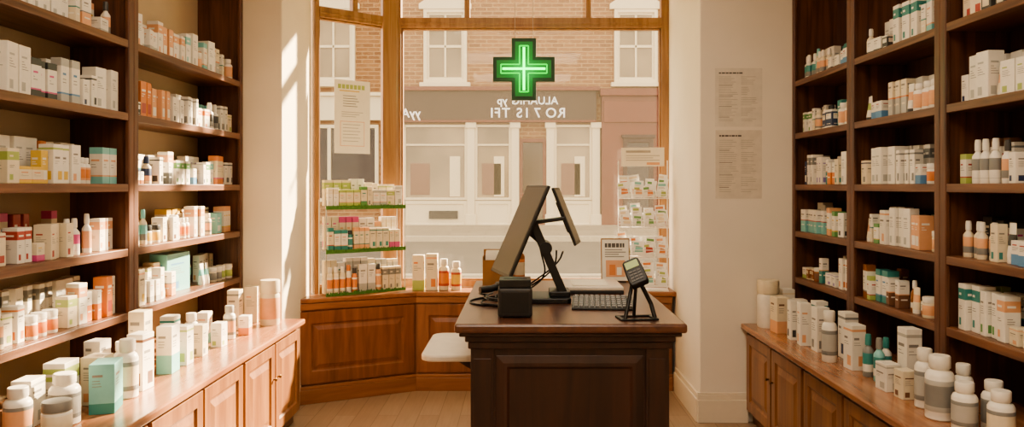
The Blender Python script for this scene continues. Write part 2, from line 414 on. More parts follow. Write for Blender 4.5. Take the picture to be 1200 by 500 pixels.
def worktop(sgn, xf, xw, y0, y1, z, label):
    a, c = sorted((xf,xw)); m = MB().box(a,c,y0,y1,z-.035,z)
    o = m.obj('worktop',[ctop],bevel=.008); top(o,label,'worktop')
worktop(-1,-1.425,-2.148,1.99,5.048,.68,'long polished brown wooden worktop along the cream-backed shelving')
worktop(1,1.436,2.088,1.99,5.048,.65,'long polished brown wooden worktop below the dark shelving')
def cabinet(sgn, xf, xw, y0, y1, zt, label):
    yc = (y0+y1)/2; w = y1-y0
    e = empty('base_cabinet',((xf+xw)/2,yc,0)); top(e,label,'cabinet')
    cx = (xf+xw)/2
    a, c = sorted((xf+sgn*.022-cx, xw-cx))
    MB().box(a,c,-w/2+.001,w/2-.001,.08,zt).obj('body',[cabz],parent=e)
    a, c = sorted((xf+sgn*.05-cx, xw-cx)); MB().box(a,c,-w/2+.001,w/2-.001,0,.08).obj('plinth',[shy],parent=e)
    dw = (w-.03)/2
    for s in (-1,1):
        yy = s*(dw/2+.004)
        dr = MB().rings(-dw/2+.006,dw/2-.006,0,zt-.115,[(0,-.02),(.062,-.02),(.07,-.010),(.08,-.008),(.115,-.019),(.12,-.019)],0)
        d = dr.obj('door',[cabz],parent=e,loc=(xf+sgn*.022-cx,yy,.09),rot=(0,0,-sgn*math.pi/2),bevel=.002)
        k = MB().lathe([(.005,0),(.005,.009),(.009,.013),(.010,.018),(.006,.021)],16).obj('knob',[brass],parent=d,loc=((-sgn)*(-s)*(dw/2-.035),-.02,(zt-.115)*.62),rot=(math.pi/2,0,0),smooth=True)
for i in range(3):
    cabinet(-1,-1.455,-2.148,5.048-1.02*(i+1),5.048-1.02*i,.643,'warm brown wooden base cabinet with raised panel doors')
    cabinet(1,1.466,2.088,5.048-1.02*(i+1),5.048-1.02*i,.613,'warm brown wooden base cabinet with raised panel doors')

# ------------------------------------------------------------------ shelf stock
W_='white'
TL = {4:[W_,'cream','aqua','peach','silver'],3:[W_,'navy','grey','charcoal',W_,'silver'],2:['orange','lime',W_,'teal','lavender','blue','yellow','peach'],0:[W_,'green','lime','orange','grey','aqua']}
TL2 = {4:[W_,'cream',W_,'aqua','peach','silver','lime'],3:[W_,'orange','cream','grey','charcoal','peach'],2:['teal','charcoal',W_,'navy',W_,'orange','green','cream','amber'],1:[W_,'peach','aqua','orange','cream','yellow','brown'],0:[W_,'cream','peach','aqua','grey','lime']}
for i, z in enumerate(ZS):
    if i == 0:
        fill(-1,4.52,4.99,z,TL2[0],FL,2); fill(-1,3.685,4.2,z,TL2[0],FL,2)
    else: fill(-1,3.685,4.99,z,TL2[i],FL,2,tall=(i>=3))
    if i == 1:
        fill(-1,3.30,3.575,z,[W_,'peach','red'],FL,2,tall=True); fill(-1,2.82,3.31,z,['pink','pink','red'],FL,2,tall=True); fill(-1,2.62,2.83,z,['orange','red'],FL,2)
    else: fill(-1,2.62,3.575,z,TL[i],FL,2,tall=True)
TR = [[W_,'orange','cream','teal',W_,'silver','amber','brown'],[W_,'teal','aqua','charcoal','peach','green','cream'],['grey',W_,'navy','cream',W_,'orange','brown','teal'],[W_,'lime','cream','teal',W_,'green','silver','navy'],[W_,'aqua','teal','peach','charcoal',W_]]
for i, z in enumerate(ZS):
    fill(1,4.215,4.99,z,TR[i],FR,2)
    fill(1,3.32,4.10,z,TR[i],FR,2)
    fill(1,2.66,3.205,z,TR[(i+3)%5] if i in (0,1) else TR[i],FR,2,tall=True)

# ------------------------------------------------------------------ counter stock (individual)
def cart(x,y,z,w,d,h,base,band,acc,st,rot,where,nm='medicine_carton'):
    o = bpy.data.objects.new(nm, carton_mesh(w,d,h,base,band,acc,st,'counter_carton')); C.objects.link(o)
    o.location=(x,y,z); o.rotation_euler=(0,0,rot+R.uniform(-.08,.08))
    top(o,f"{base} carton with {band} print standing {where}",'medicine box','cartons on the worktops'); return o
def bott(x,y,z,r,h,body,cap,lab,acc,kd,nm,where,rot=0):
    ms = bottle_meshes(r,h,body,cap,lab,acc,kd,nm)
    o = bpy.data.objects.new(nm,ms[1]); C.objects.link(o); o.location=(x,y,z); o.rotation_euler=(0,0,rot)
    top(o,f"{body} {nm.replace('_',' ')} with {lab} label {where}",nm.split('_')[1],'bottles on the worktops')
    c = bpy.data.objects.new('cap',ms[2]); C.objects.link(c); c.parent=o; return o
zl = .68; WL='on sunlit worktop'; A=math.pi/2
cart(-1.985,4.33,.96,.25,.10,.215,'aqua','blue','teal',6,A,'on wooden shelf')
cart(-1.73,4.93,zl,.09,.08,.23,'cream','peach','silver',6,A,WL)
bott(-1.59,4.84,zl,.060,.28,'cream','cream','peach','white','jar','cream_jar',WL)
cart(-1.75,4.68,zl,.085,.07,.24,'cream','grey','grey',4,A,WL)
cart(-1.63,4.52,zl,.07,.06,.11,'white','orange','silver',0,A,WL,'pill_box')
bott(-1.67,4.38,zl,.033,.19,'white','silver','peach','grey','bottle','supplement_bottle',WL)
cart(-1.77,4.28,zl,.08,.06,.17,'white','aqua','peach',0,A,WL)
cart(-1.65,4.18,zl,.07,.06,.13,'white','lime','teal',6,A,WL)
bott(-1.75,4.06,zl,.036,.20,'white','white','aqua','grey','bottle','supplement_bottle',WL)
cart(-1.66,3.95,zl,.07,.06,.16,'cream','grey','orange',6,A,WL)
cart(-1.77,3.86,zl,.08,.07,.22,'white','teal','silver',4,A,WL)
cart(-1.66,3.76,zl,.08,.07,.19,'white','lime','grey',4,A,WL)
cart(-1.66,3.60,zl,.10,.07,.22,'white','aqua','lime',0,A,WL)
cart(-1.72,3.46,zl,.085,.07,.31,'cream','green','lime',3,A,WL)
bott(-1.73,3.32,zl,.036,.20,'white','white','orange','white','bottle','supplement_bottle',WL)
cart(-1.64,3.30,zl,.09,.07,.24,'white','brown','brown',4,A,WL)
cart(-1.77,3.20,zl,.08,.07,.23,'white','yellow','peach',3,A,WL)
bott(-1.63,3.17,zl,.042,.24,'white','white','cream','grey','bottle','supplement_bottle',WL)
cart(-1.71,3.09,zl,.10,.08,.19,'cream','peach','red',6,A,WL)
cart(-1.62,2.99,zl,.13,.09,.19,'aqua','teal','white',0,A+.2,WL)
cart(-1.77,2.95,zl,.11,.08,.20,'white','lime','green',1,A,WL)
bott(-1.68,2.82,zl,.052,.185,'white','white','silver','grey','bottle','supplement_bottle',WL)
cart(-1.80,2.80,zl,.10,.07,.17,'white','silver','grey',4,A,WL)
bott(-1.63,2.69,zl,.048,.12,'white','grey','cream','grey','jar','cream_jar',WL)
bott(-1.76,2.68,zl,.045,.17,'white','white','peach','grey','bottle','supplement_bottle',WL)
zr = .65; WR='on brown wooden worktop'
bott(1.575,4.92,zr,.068,.30,'white','cream','white','peach','jar','cream_jar',WR)
cart(1.70,4.95,zr,.09,.08,.24,'white','cream','silver',4,-A,WR)
cart(1.59,4.74,zr,.11,.08,.22,'cream','peach','brown',0,-A,WR)
cart(1.72,4.76,zr,.08,.07,.2,'white','grey','navy',4,-A,WR)
cart(1.60,4.52,zr,.07,.06,.23,'white','charcoal','grey',6,-A,WR)
cart(1.60,4.36,zr,.07,.06,.24,'white','peach','orange',6,-A,WR)
cart(1.71,4.42,zr,.08,.07,.24,'white','teal','grey',4,-A,WR)
cart(1.63,4.20,zr,.08,.07,.24,'white','grey','red',6,-A,WR)
bott(1.58,3.95,zr,.038,.26,'white','white','silver','grey','bottle','supplement_bottle',WR)
cart(1.71,4.03,zr,.09,.07,.24,'white','grey','navy',4,-A,WR)
cart(1.64,3.79,zr,.09,.07,.22,'white','peach','green',4,-A,WR)
bott(1.64,3.64,zr,.025,.20,'grey','teal','teal','white','slim','lotion_bottle',WR)
bott(1.71,3.61,zr,.025,.19,'white','teal','teal','white','slim','lotion_bottle',WR)
bott(1.65,3.55,zr,.025,.20,'aqua','grey','teal','white','slim','lotion_bottle',WR)
cart(1.62,3.40,zr,.09,.07,.12,'white','silver','orange',4,-A,WR,'pill_box')
cart(1.725,3.42,zr,.08,.07,.27,'white','silver','orange',4,-A,WR)
cart(1.63,3.27,zr,.07,.06,.12,'cream','brown','grey',6,-A,WR,'pill_box')
bott(1.64,3.13,zr,.038,.24,'white','white','silver','grey','bottle','supplement_bottle',WR)
bott(1.62,2.98,zr,.052,.245,'white','white','grey','silver','bottle','supplement_bottle',WR)
bott(1.74,3.03,zr,.036,.2,'white','white','peach','grey','bottle','supplement_bottle',WR)
bott(1.63,2.83,zr,.044,.18,'white','white','silver','grey','bottle','supplement_bottle',WR)
bott(1.75,2.85,zr,.042,.18,'white','white','grey','grey','bottle','supplement_bottle',WR)
bott(1.69,2.71,zr,.044,.18,'white','white','cream','grey','bottle','supplement_bottle',WR)

# ------------------------------------------------------------------ service desk
desk = empty('service_desk',(.2,3.8,0)); top(desk,'dark mahogany service desk with moulded top and panelled front','desk')
ox, oy = .2, 3.8
x0,x1,y0,y1 = -.272-ox,.66-ox,3.06-oy,4.48-oy
MB().box(x0,x1,y0,y1,.962,1.0).obj('desktop',[deskx],parent=desk,bevel=.010)
MB().box(x0+.018,x1-.018,y0+.018,y1-.018,.945,.962).box(x0+.04,x1-.04,y0+.04,y1-.04,.92,.945).box(x0+.052,x1-.052,y0+.052,y1-.052,.89,.92).obj('moulding',[deskz],parent=desk,bevel=.005)
bx0,bx1,by0,by1 = x0+.065,x1-.065,y0+.075,y1-.065
MB().box(bx0,bx1,by0,by1,.0,.89).obj('body',[deskz],parent=desk)
MB().rings(bx0+.10,bx1-.10,.14,.86,[(0,-.004),(.03,-.010),(.045,-.010),(.055,-.002),(.06,-.002)],0).obj('front_panel',[deskz],parent=desk,loc=(0,by0,0),bevel=.002)
for xa in (bx0-.003,bx1-.092):
    m = MB().box(xa,xa+.095,by0-.012,by0,.1,.89).box(xa+.012,xa+.083,by0-.016,by0-.012,.14,.85)
    m.obj('corner_stile',[deskz],parent=desk,bevel=.003)
MB().box(bx0-.02,bx1+.02,by0-.03,by1+.02,0,.1).obj('plinth',[deskz],parent=desk,bevel=.006)
m = MB(); pts=[]
X0=-.475-ox; X1=bx0-.002; ya=3.56-oy; yb=4.12-oy; rr=.06
for k in range(7):
    t=math.radians(180+k*15); pts.append((X0+rr+rr*math.cos(t),ya+rr+rr*math.sin(t)))
pts += [(X1,ya),(X1,yb)]
for k in range(7):
    t=math.radians(90+k*15); pts.append((X0+rr+rr*math.cos(t),yb-rr+rr*math.sin(t)))
m.prism(pts,.735,.765)
o=m.obj('side_shelf',[palewhite],parent=desk,bevel=.008); o['label']='pale rounded drop-leaf shelf'
MB().prismY([(X1-.2,.735),(X1-.18,.71),(X1,.60),(X1,.735)],3.86-oy,3.885-oy).obj('shelf_bracket',[deskz],parent=desk)

DZ = 1.0
p = empty('receipt_printer',(-.03,3.27,DZ)); top(p,'small square black receipt printer on the desk top','printer')
MB().box(-.072,.072,-.07,.07,.004,.125).obj('body',[dgrey],parent=p,bevel=.010)
MB().box(-.066,.066,-.064,.066,.127,.158).box(-.05,.05,-.02,-.012,.158,.160).obj('lid',[black],parent=p,bevel=.008)
MB().box(-.058,.058,-.0725,-.070,.02,.11).obj('front_plate',[black],parent=p,bevel=.002)
for sx in(-.055,.055):
    for sy in(-.055,.055): MB().cyl((sx,sy,0),(sx,sy,.006),.008).obj('foot',[black],parent=p)

pos = empty('checkout_terminal',(.06,3.72,DZ)); top(pos,'black checkout terminal with two back-to-back tilted screens','computer')
def orient(lean, a):
    l=math.radians(lean); a=math.radians(a)
    n=Vector((-math.cos(l)*math.cos(a),-math.cos(l)*math.sin(a),math.sin(l)))
    u=Vector((math.sin(a),-math.cos(a),0)); v=Vector((math.sin(l)*math.cos(a),math.sin(l)*math.sin(a),math.cos(l)))
    return Matrix((u,-n,v)).transposed().to_euler()
def display(name,lean,a,c,W,H,lab,T):
    o=MB().box(-W/2,W/2,0,T,-H/2,H/2).box(-W/2+.06,W/2-.06,T,T+.014,-H/2+.07,H/2-.07).obj(name,[black],parent=pos,loc=(c[0]-.06,c[1]-3.65,c[2]-DZ),rot=orient(lean,a),bevel=.004)
    o['label']=lab
    s=MB().box(-W/2+.012,W/2-.012,-.0015,.001,-H/2+.016,H/2-.012).obj('screen',[screenm],parent=o)
    return o
display('monitor',24,15,(-.020,3.66,1.34),.37,.47,'large tilted black touch screen',.016)
display('customer_display',22,170,(.225,3.74,1.405),.22,.30,'slim customer-facing black display',.013)
m=MB()
def slab(p,q,t,w):
    d=Vector((q[0]-p[0],0,q[2]-p[2])).normalized(); n=Vector((-d.z,0,d.x))*t/2
    P=Vector(p); Q=Vector(q); v=[]
    for yy in (-w/2,w/2):
        for c in (P-n,P+n,Q+n,Q-n): v.append((c.x,c.y+yy,c.z))
    m.add(v,[(0,1,2,3),(7,6,5,4),(0,4,5,1),(1,5,6,2),(2,6,7,3),(3,7,4,0)])
slab((-.015,0,.39),(.14,0,.03),.040,.13)
slab((.0,0,.375),(.15,0,.395),.018,.06)
slab((-.025,0,.33),(.055,0,.26),.028,.07)
m.obj('stand',[black],parent=pos,bevel=.003)
MB().cyl((.052,-.08,.255),(.052,.08,.255),.030,n=20).obj('hinge',[black],parent=pos,smooth=True)
m=MB().prism([(-.03,-.13),(.155,-.13),(.17,-.115),(.17,.115),(.155,.13),(-.03,.13),(-.05,.11),(-.05,-.11)],0,.024)
m.box(.07,.168,-.08,.08,.024,.05)
m.obj('base',[black],parent=pos,bevel=.004)
for q in range(3):
    pts=[]
    for k in range(16):
        t=k/15; pts.append((.03+.025*q+.06*math.sin(t*3.1+q)-.09*t, .06-.06*q+.01*t, .24-.215*t**.7))
    MB().path(pts,.0042,6).obj('display_cable',[black],parent=pos,smooth=True)
kb = empty('keyboard',(.37,3.53,DZ),(0,0,math.radians(-5))); top(kb,'flat black keyboard resting on desk','keyboard')
m=MB(); m.add([(-.14,-.13,0),(.14,-.13,0),(.14,.13,0),(-.14,.13,0),(-.14,-.13,.010),(.14,-.13,.010),(.14,.13,.030),(-.14,.13,.030)],[(3,2,1,0),(4,5,6,7),(0,1,5,4),(1,2,6,5),(2,3,7,6),(3,0,4,7)])
m.obj('keyboard_case',[black],parent=kb,bevel=.003)
m=MB()
for i in range(6):
    for j in range(11):
        y=-.118+i*.040; x=-.132+j*.0242; f_=lambda yy: .010+(yy+.13)/.26*.020
        z=f_(y); z2=f_(y+.032)
        m.add([(x,y,z),(x+.020,y,z),(x+.020,y+.032,z2),(x,y+.032,z2),(x+.002,y+.002,z+.007),(x+.018,y+.002,z+.007),(x+.018,y+.029,z2+.007),(x+.002,y+.029,z2+.007)],[(4,5,6,7),(0,1,5,4),(1,2,6,5),(2,3,7,6),(3,0,4,7)])
m.obj('keys',[keym],parent=kb)
cr = empty('card_reader',(.475,3.19,DZ),(0,0,math.radians(8))); top(cr,'black card payment terminal with lit screen on splayed stand','card reader')
m=MB()
m.box(-.080,.080,-.054,-.038,0,.008).box(-.080,-.062,-.038,.036,0,.008).box(.062,.080,-.038,.036,0,.008).box(-.080,.080,.036,.05,0,.008)
m.obj('base',[black],parent=cr,bevel=.003)
m=MB().path([(-.060,-.04,.006),(-.02,0,.14)],.008,12).path([(.072,-.02,.006),(.062,0,.06),(.026,0,.13),(.005,0,.165)],.009,12).path([(.0,.04,.006),(.0,.01,.14)],.007,12)
m.obj('stand',[black],parent=cr,smooth=True)
hd=MB().prism([(-.034,-.078),(.034,-.078),(.040,-.06),(.040,.0),(.036,.07),(.028,.082),(-.028,.082),(-.036,.07),(-.040,.0),(-.040,-.06)],-.016,.013).obj('terminal_body',[black],parent=cr,loc=(-.006,0,.190),rot=(math.radians(34),math.radians(-24),math.radians(-14)),bevel=.006)
MB().box(-.028,.028,.020,.064,.0125,.0145).obj('screen',[lcd],parent=hd)
m=MB()
for i in range(4):
    for j in range(3): m.box(-.025+j*.018,-.011+j*.018,-.062+i*.018,-.051+i*.018,.0125,.0145)
m.obj('keypad',[keym],parent=hd)
kbx = empty('cardboard_tray',(-.145,4.33,DZ)); top(kbx,'brown cardboard tray holding cards on the desk','box')
MB().box(-.075,.075,-.07,.07,0,.006).box(-.075,.075,-.07,-.065,.006,.14).box(-.075,.075,.065,.07,.006,.19).box(-.075,-.07,-.065,.065,.006,.16).box(.07,.075,-.065,.065,.006,.16).obj('tray',[kraft],parent=kbx)
m=MB()
for k in range(6): m.box(-.06,.06,-.045+k*.018,-.041+k*.018,.006,.17+.008*(k%3))
m.obj('cards',[paper],parent=kbx)
b_=bott(-.02,4.36,DZ,.035,.22,'amber','charcoal','cream','orange','bottle','supplement_bottle','on desk')
dt = empty('document_folder',(.37,4.12,DZ)); top(dt,'pale flat slab-like document folder lying on the desk','folder')
MB().box(-.15,.15,-.20,.16,.0,.016).obj('folder_base',[dgrey],parent=dt,bevel=.003)
MB().box(-.149,.149,-.199,.159,.0165,.034).obj('lid',[palewhite],parent=dt,bevel=.004)
MB().box(-.11,.08,-.14,.10,.0345,.038).obj('papers',[paper],parent=dt)
fc = empty('counter_card',(.535,4.405,DZ)); top(fc,'cream information card with small dark heading on desk','sign')
MB().box(-.082,.082,-.006,.0,.0,.25).obj('card',[kraft],parent=fc,rot=(math.radians(-6),0,0))
m=MB().box(-.077,.077,-.0075,-.006,.008,.243,0)
xx=-.06
while xx<.05:
    ww=R.uniform(.010,.024); m.box(xx,min(.062,xx+ww),-.0085,-.0075,.198,.222,5); xx+=ww+.004
for k,(a,b2) in enumerate(((-.06,.04),(-.06,.06),(-.06,.02),(-.06,.05))): m.box(a,b2,-.0085,-.0075,.182-k*.013,.187-k*.013,1)
m.box(-.055,.055,-.0085,-.0075,.03,.125,2).box(-.035,.0,-.0093,-.0085,.04,.10,4).box(.008,.035,-.0093,-.0085,.04,.085,0)
m.obj('print',[paper,ink,PK['peach'],inkl,PK['orange'],mgrey],parent=fc,rot=(math.radians(-6),0,0))
MB().box(-.06,.06,-.01,.035,0,.006).obj('foot',[dgrey],parent=fc)
for q,(xa,amp,ya_,yb_,ph) in enumerate(((-.05,.17,3.37,3.98,0),(-.06,.11,3.40,3.86,1.2),(-.03,.15,3.45,4.10,2.1),(-.02,.19,3.5,3.9,3.3))):
    pts=[]
    for k in range(30):
        t=k/29; pts.append((xa-amp*math.sin(t*math.pi*1.05)+.03*math.sin(t*11+ph), ya_+t*(yb_-ya_)+.02*math.sin(t*14+ph), DZ+.0045+q*.009))
    o=MB().path(pts,.0045).obj('power_cable',[black],smooth=True); top(o,'black power cable lying loosely on the desk','cable','cables on the desk')
hs = empty('barcode_scanner',(-.15,3.72,DZ+.033),(0,0,.5)); top(hs,'black handheld barcode scanner lying over the cables','scanner')
MB().path([(-.06,0,.018),(.0,0,.02),(.04,0,.03)],.016,10).obj('handle',[black],parent=hs,smooth=True)
MB().box(.03,.085,-.028,.028,.012,.05).obj('scanner_head',[black],parent=hs,bevel=.008)

# ------------------------------------------------------------------ display rack in bay
ra = math.radians(36); rc=(-1.2,5.785)
rk = empty('display_shelves',(rc[0],rc[1],.75),(0,0,ra)); top(rk,'clear three-tier display shelves with green trimmed edges in window','shelves')
grass = pm('green_trim','#4d7a38',.7,noise=.35,scale=80)
for z in (.012,.335,.655):
    s_=MB().box(-.32,.32,-.075,.07,z-.008,z).obj('shelf',[acry],parent=rk)
    m=MB()
    for k in range(64):
        h=R.uniform(.018,.034); x=-.32+k*.01; zb_=max(.001,z-.022); m.add([(x,-.077,zb_),(x+.01,-.077,zb_),(x+.01,-.0765,zb_+h*.8),(x+.005,-.078,zb_+.002+h),(x,-.0765,zb_+h*.8)],[(0,1,2,3,4),(4,3,2,1,0)])
    m.box(-.32,.32,-.0765,-.075,z-.010 if z<.1 else z-.026,z+.002)
    m.obj('green_edging',[grass],parent=rk)
for sx in(-.316,.316):
    for sy in(-.07,.065): MB().cyl((sx,sy,0),(sx,sy,.70),.004).obj('post',[steel],parent=rk)
def rput(lx,ly,z,des):
    x=rc[0]+lx*math.cos(ra)-ly*math.sin(ra); y=rc[1]+lx*math.sin(ra)+ly*math.cos(ra)
    put(des,x,y,.75+z,ra+R.uniform(-.05,.05),'on window display rack','toiletries on the window rack')
def mkrow(z,hr,themes,kinds,ly,dd=.042,l0=-.30,l1=.306):
    lx=l0
    while lx<l1-.046:
        th=R.choice(themes); kd=R.choice(kinds); h=R.uniform(*hr)
        if kd=='carton':
            w=R.uniform(.035,.065); bs_=R.choice(['white','cream']); des=dict(kind='cosmetic_box',w=w,mesh=carton_mesh(w,dd,h,bs_,th,R.choice(['orange','teal','red','peach']),R.choice([0,1,3,4,5,6]),'rack_carton'),label=f'{bs_} cosmetic box with {th} print',cat='cosmetic box')
        else:
            r=R.uniform(.018,.026); ms=bottle_meshes(r,h,R.choice(['white','cream',th]),R.choice(['white','charcoal',th]),th,'white',kd,'b')
            nm={'slim':'lotion_bottle','bottle':'supplement_bottle','tube':'cream_tube'}[kd]
            w=r*2.1 if kd!='tube' else r*2.55; des=dict(kind=nm,w=w,mesh=ms[0],label=f'{nm.replace("_"," ")} with {th} label',cat=nm.split('_')[1])
        for k in range(R.randint(1,3)):
            if lx+w>l1: break
            rput(lx+w/2,ly,z,des); lx+=w+.005
        else: continue
        lx+=.03
mkrow(.655,(.11,.15),['cream','green','grey','lime','silver'],['carton'],-.044); mkrow(.655,(.15,.20),['cream','lime','grey','peach','silver'],['carton'],.03,.05)
mkrow(.335,(.13,.18),['pink','peach','lime','brown','cream','teal'],['bottle','slim','carton','carton'],-.044); mkrow(.335,(.18,.24),['peach','cream','pink','silver'],['carton'],.03,.05)
mkrow(.012,(.17,.21),['orange','red'],['bottle'],-.044,.042,-.30,-.06); mkrow(.012,(.15,.21),['cream','silver','grey','peach'],['carton','carton','bottle'],-.044,.042,-.055,.306); mkrow(.012,(.22,.26),['cream','silver'],['carton'],.03,.05)
for x,h,th,st,kd in ((-.80,.27,'lime',0,'c'),(-.695,.28,'peach',4,'c'),(-.605,.24,'orange',0,'b'),(-.51,.22,'yellow',1,'b')):
    if kd=='c':
        o=cart(x,5.93,.75,.085,.07,h,'cream',th,'orange',st,0,'on the wooden window sill')
    else: o=bott(x,5.93,.75,.04,h,'cream','white',th,'red','bottle','supplement_bottle','on the wooden window sill')
    o['group']='packs on the window sill'

# ------------------------------------------------------------------ brochure stand
bc=(.935,5.945); ba=math.radians(-6)
bs = empty('leaflet_stand',(bc[0],bc[1],.75),(0,0,ba)); top(bs,'white wire leaflet stand with header card in the window','leaflet stand')
wm = pm('white_wire','#efece6',.4)
HW=.19
MB().box(-HW-.003,-HW+.005,.046,.054,0,1.0).obj('upright',[wm],parent=bs); MB().box(HW-.005,HW+.003,.046,.054,0,1.0).obj('upright',[wm],parent=bs)
MB().box(-HW,HW,-.09,.056,0,.008).obj('base',[wm],parent=bs)
m=MB().box(-.165,.165,.038,.044,.955,1.10,0)
m.box(-.13,.06,.0365,.038,1.06,1.078,1)
for k in range(3): m.box(-.13,.13-.05*(k%2),.0365,.038,1.035-k*.018,1.040-k*.018,1)
m.box(.03,.13,.0365,.038,.965,.985,2)
m.obj('header_card',[paper,inkl,PK['peach']],parent=bs)
for t in range(4):
    z=.03+t*.225
    m=MB()
    for yy in (-.06,-.03,0,.03,.046): m.cyl((-HW,yy,z),(HW,yy,z),.0025,n=6)
    for zz in (.03,.055): m.cyl((-HW,-.062,z+zz),(HW,-.062,z+zz),.0025,n=6)
    for xx in (-HW,-HW/2,0,HW/2,HW):
        m.cyl((xx,-.062,z),(xx,-.062,z+.055),.0025,n=6).cyl((xx,-.062,z+.055),(xx,.046,z+.11),.0025,n=6)
    m.obj('tier',[wm],parent=bs)
    for q in range(3):
        for j in range(4):
            lx=-.138+j*.092+R.uniform(-.008,.008); ly=-.042+q*.03; th=R.choice(['green','peach','lime','orange','red','yellow','aqua','teal','cream','white'])
            x=bc[0]+lx*math.cos(ba)-ly*math.sin(ba); y=bc[1]+lx*math.sin(ba)+ly*math.cos(ba)
            H=R.uniform(.08,.12)+q*.032; Wd=R.uniform(.032,.042)
            m=MB().box(-Wd,Wd,0,.005,.0,H,0).box(-Wd+.004,R.uniform(0,.028),-.0008,0,H-.03,H-.012,2)
            a_=R.uniform(-.03,-.01); zz=R.uniform(.025,.05)
            m.prismY([(a_,zz-.018),(Wd-.006,zz-.014),(Wd-.008,zz+.02),(a_+.006,zz+.03)],-.0008,0,1)
            for k in range(2): m.box(-Wd+.006,R.uniform(-.01,.025),-.0008,0,H-.042-k*.008,H-.039-k*.008,3)
            o=m.obj('leaflet',[wm,PK[th],PK[R.choice(['cream','lime','peach','aqua','green','orange'])],inkl],loc=(x,y,.75+z+.009),rot=(math.radians(-6),R.uniform(-.15,.15),ba+R.uniform(-.1,.1)))
            top(o,f'folded white leaflet with {th} print in leaflet stand','leaflet','leaflets in the window stand')

# ------------------------------------------------------------------ posters
def poster(name,w,h,loc,rot,label,style,bg):
    m=MB().box(-w/2,w/2,-.0015,0,0,h,0); f=-.0015; g=-.0022
    if style=='list':
        xx=-w*.42
        while xx<w*.05:
            ww=R.uniform(.010,.024); m.box(xx,xx+ww,g,f,h*.905,h*.928,6); xx+=ww+.004
        k=0; z=h*.85
        while z>h*.07:
            if k%6!=5:
                m.box(-w*.42,-w*.42+w*R.uniform(.25,.42),g,f,z,z+h*.006,2); m.box(w*.05,w*.05+w*R.uniform(.12,.36),g,f,z,z+h*.006,2)
            else: m.box(-w*.42,-w*.42+w*R.uniform(.2,.3),g,f,z,z+h*.010,1)
            z-=h*.030; k+=1
    else:
        for k in range(7): m.box(-w*.40+k*w*.11,-w*.40+k*w*.11+w*.085,g,f,h*.88,h*.94,4)
        m.box(-w*.36,w*.2,g,f,h*.845,h*.86,3)
        for k in range(5): m.box(-w*.26,w*(.1+.04*(k%3)),g,f,h*(.78-.035*k),h*(.79-.035*k),1)
        for k in range(3): m.box(-w*.3,w*.3-w*.1*k,g,f,h*(.56-.03*k),h*(.568-.03*k),2)
        m.box(-w*.34,w*.34,g,f,h*.10,h*.44,5)
        m.box(-w*.325,w*.325,g-.0006,g,h*.108,h*.432,0)
        for k in range(6): m.box(-w*.27,w*.22-w*.06*(k%2),g-.001,g-.0006,h*(.39-.045*k),h*(.398-.045*k),2)
    o=m.obj(name,[bg,ink,inkl,PK['yellow'],PK['lime'],PK['peach'],mgrey],loc=loc,rot=rot); top(o,label,'poster'); return o
poster('notice',.31,.385,(1.423,5.0499,1.94),(0,0,0),'pale printed notice with columns of small text on wall','list',pm('notice_paper','#ddd4c4',.8))
poster('notice',.305,.45,(1.423,5.0499,1.468),(0,0,0),'beige printed price notice with small text on wall','list',pm('notice_paper_b','#dacfbd',.8))
wa=math.atan2(W1[1]-W0[1],W1[0]-W0[0]); t=.46
poster('window_poster',.30,.56,(W0[0]+.52*t+.025*math.sin(wa),W0[1]+.43*t-.025*math.cos(wa),1.80),(0,0,wa),'cream poster with green heading hung in the side window','info',paper)

# ------------------------------------------------------------------ neon cross
cs = empty('pharmacy_cross_sign',(.013,5.98,2.457)); top(cs,'glowing green neon pharmacy cross hanging in the window','sign')
def cross(a,b): return [(-b,-a),(b,-a),(b,-b),(a,-b),(a,b),(b,b),(b,a),(-b,a),(-b,b),(-a,b),(-a,-b),(-b,-b)]
def em(name,rgb,st):
    m=pm(name,'#0a4a1a',.4); b=m.node_tree.nodes['Principled BSDF']; b.inputs['Emission Color'].default_value=(*rgb,1); b.inputs['Emission Strength'].default_value=st; return m
gdark=pm('cross_housing','#16341c',.45); gin=em('cross_face',(.0,.34,.04),.28)  # face emission paints in the halo of the tubes
neon=em('neon_green',(.03,1,.10),5.5); neon2=em('neon_soft',(0,1,.04),1.5)
MB().prismY(cross(.24,.095),-.03,.03).obj('housing',[gdark],parent=cs,bevel=.004)
MB().prismY(cross(.212,.068),-.033,-.03).obj('face',[gin],parent=cs)
pts=[(x,-.040,z) for x,z in cross(.178,.034)]; pts.append(pts[0])
MB().path(pts,.005,8).obj('neon_outline_tube',[neon2],parent=cs,smooth=True)
MB().cyl((0,-.046,-.165),(0,-.046,.165),.009,n=12).cyl((-.165,-.046,0),(.165,-.046,0),.009,n=12).obj('neon_core_tube',[neon],parent=cs,smooth=True)
for sx in(-.07,.07): MB().cyl((sx,0,.235),(sx,.06,.70),.0015,n=6).obj('hanging_wire',[steel],parent=cs)
gl=bpy.data.lights.new('neon_lamp','POINT'); gl.energy=3; gl.color=(.1,1,.25); gl.shadow_soft_size=.12
go=bpy.data.objects.new('neon_lamp',gl); C.objects.link(go); go.location=(.013,5.86,2.457)
lm=pm('letter_white','#f6f1e8',.6,emit=.9)  # painted glow: emission keeps the letters bright, they are no lamp
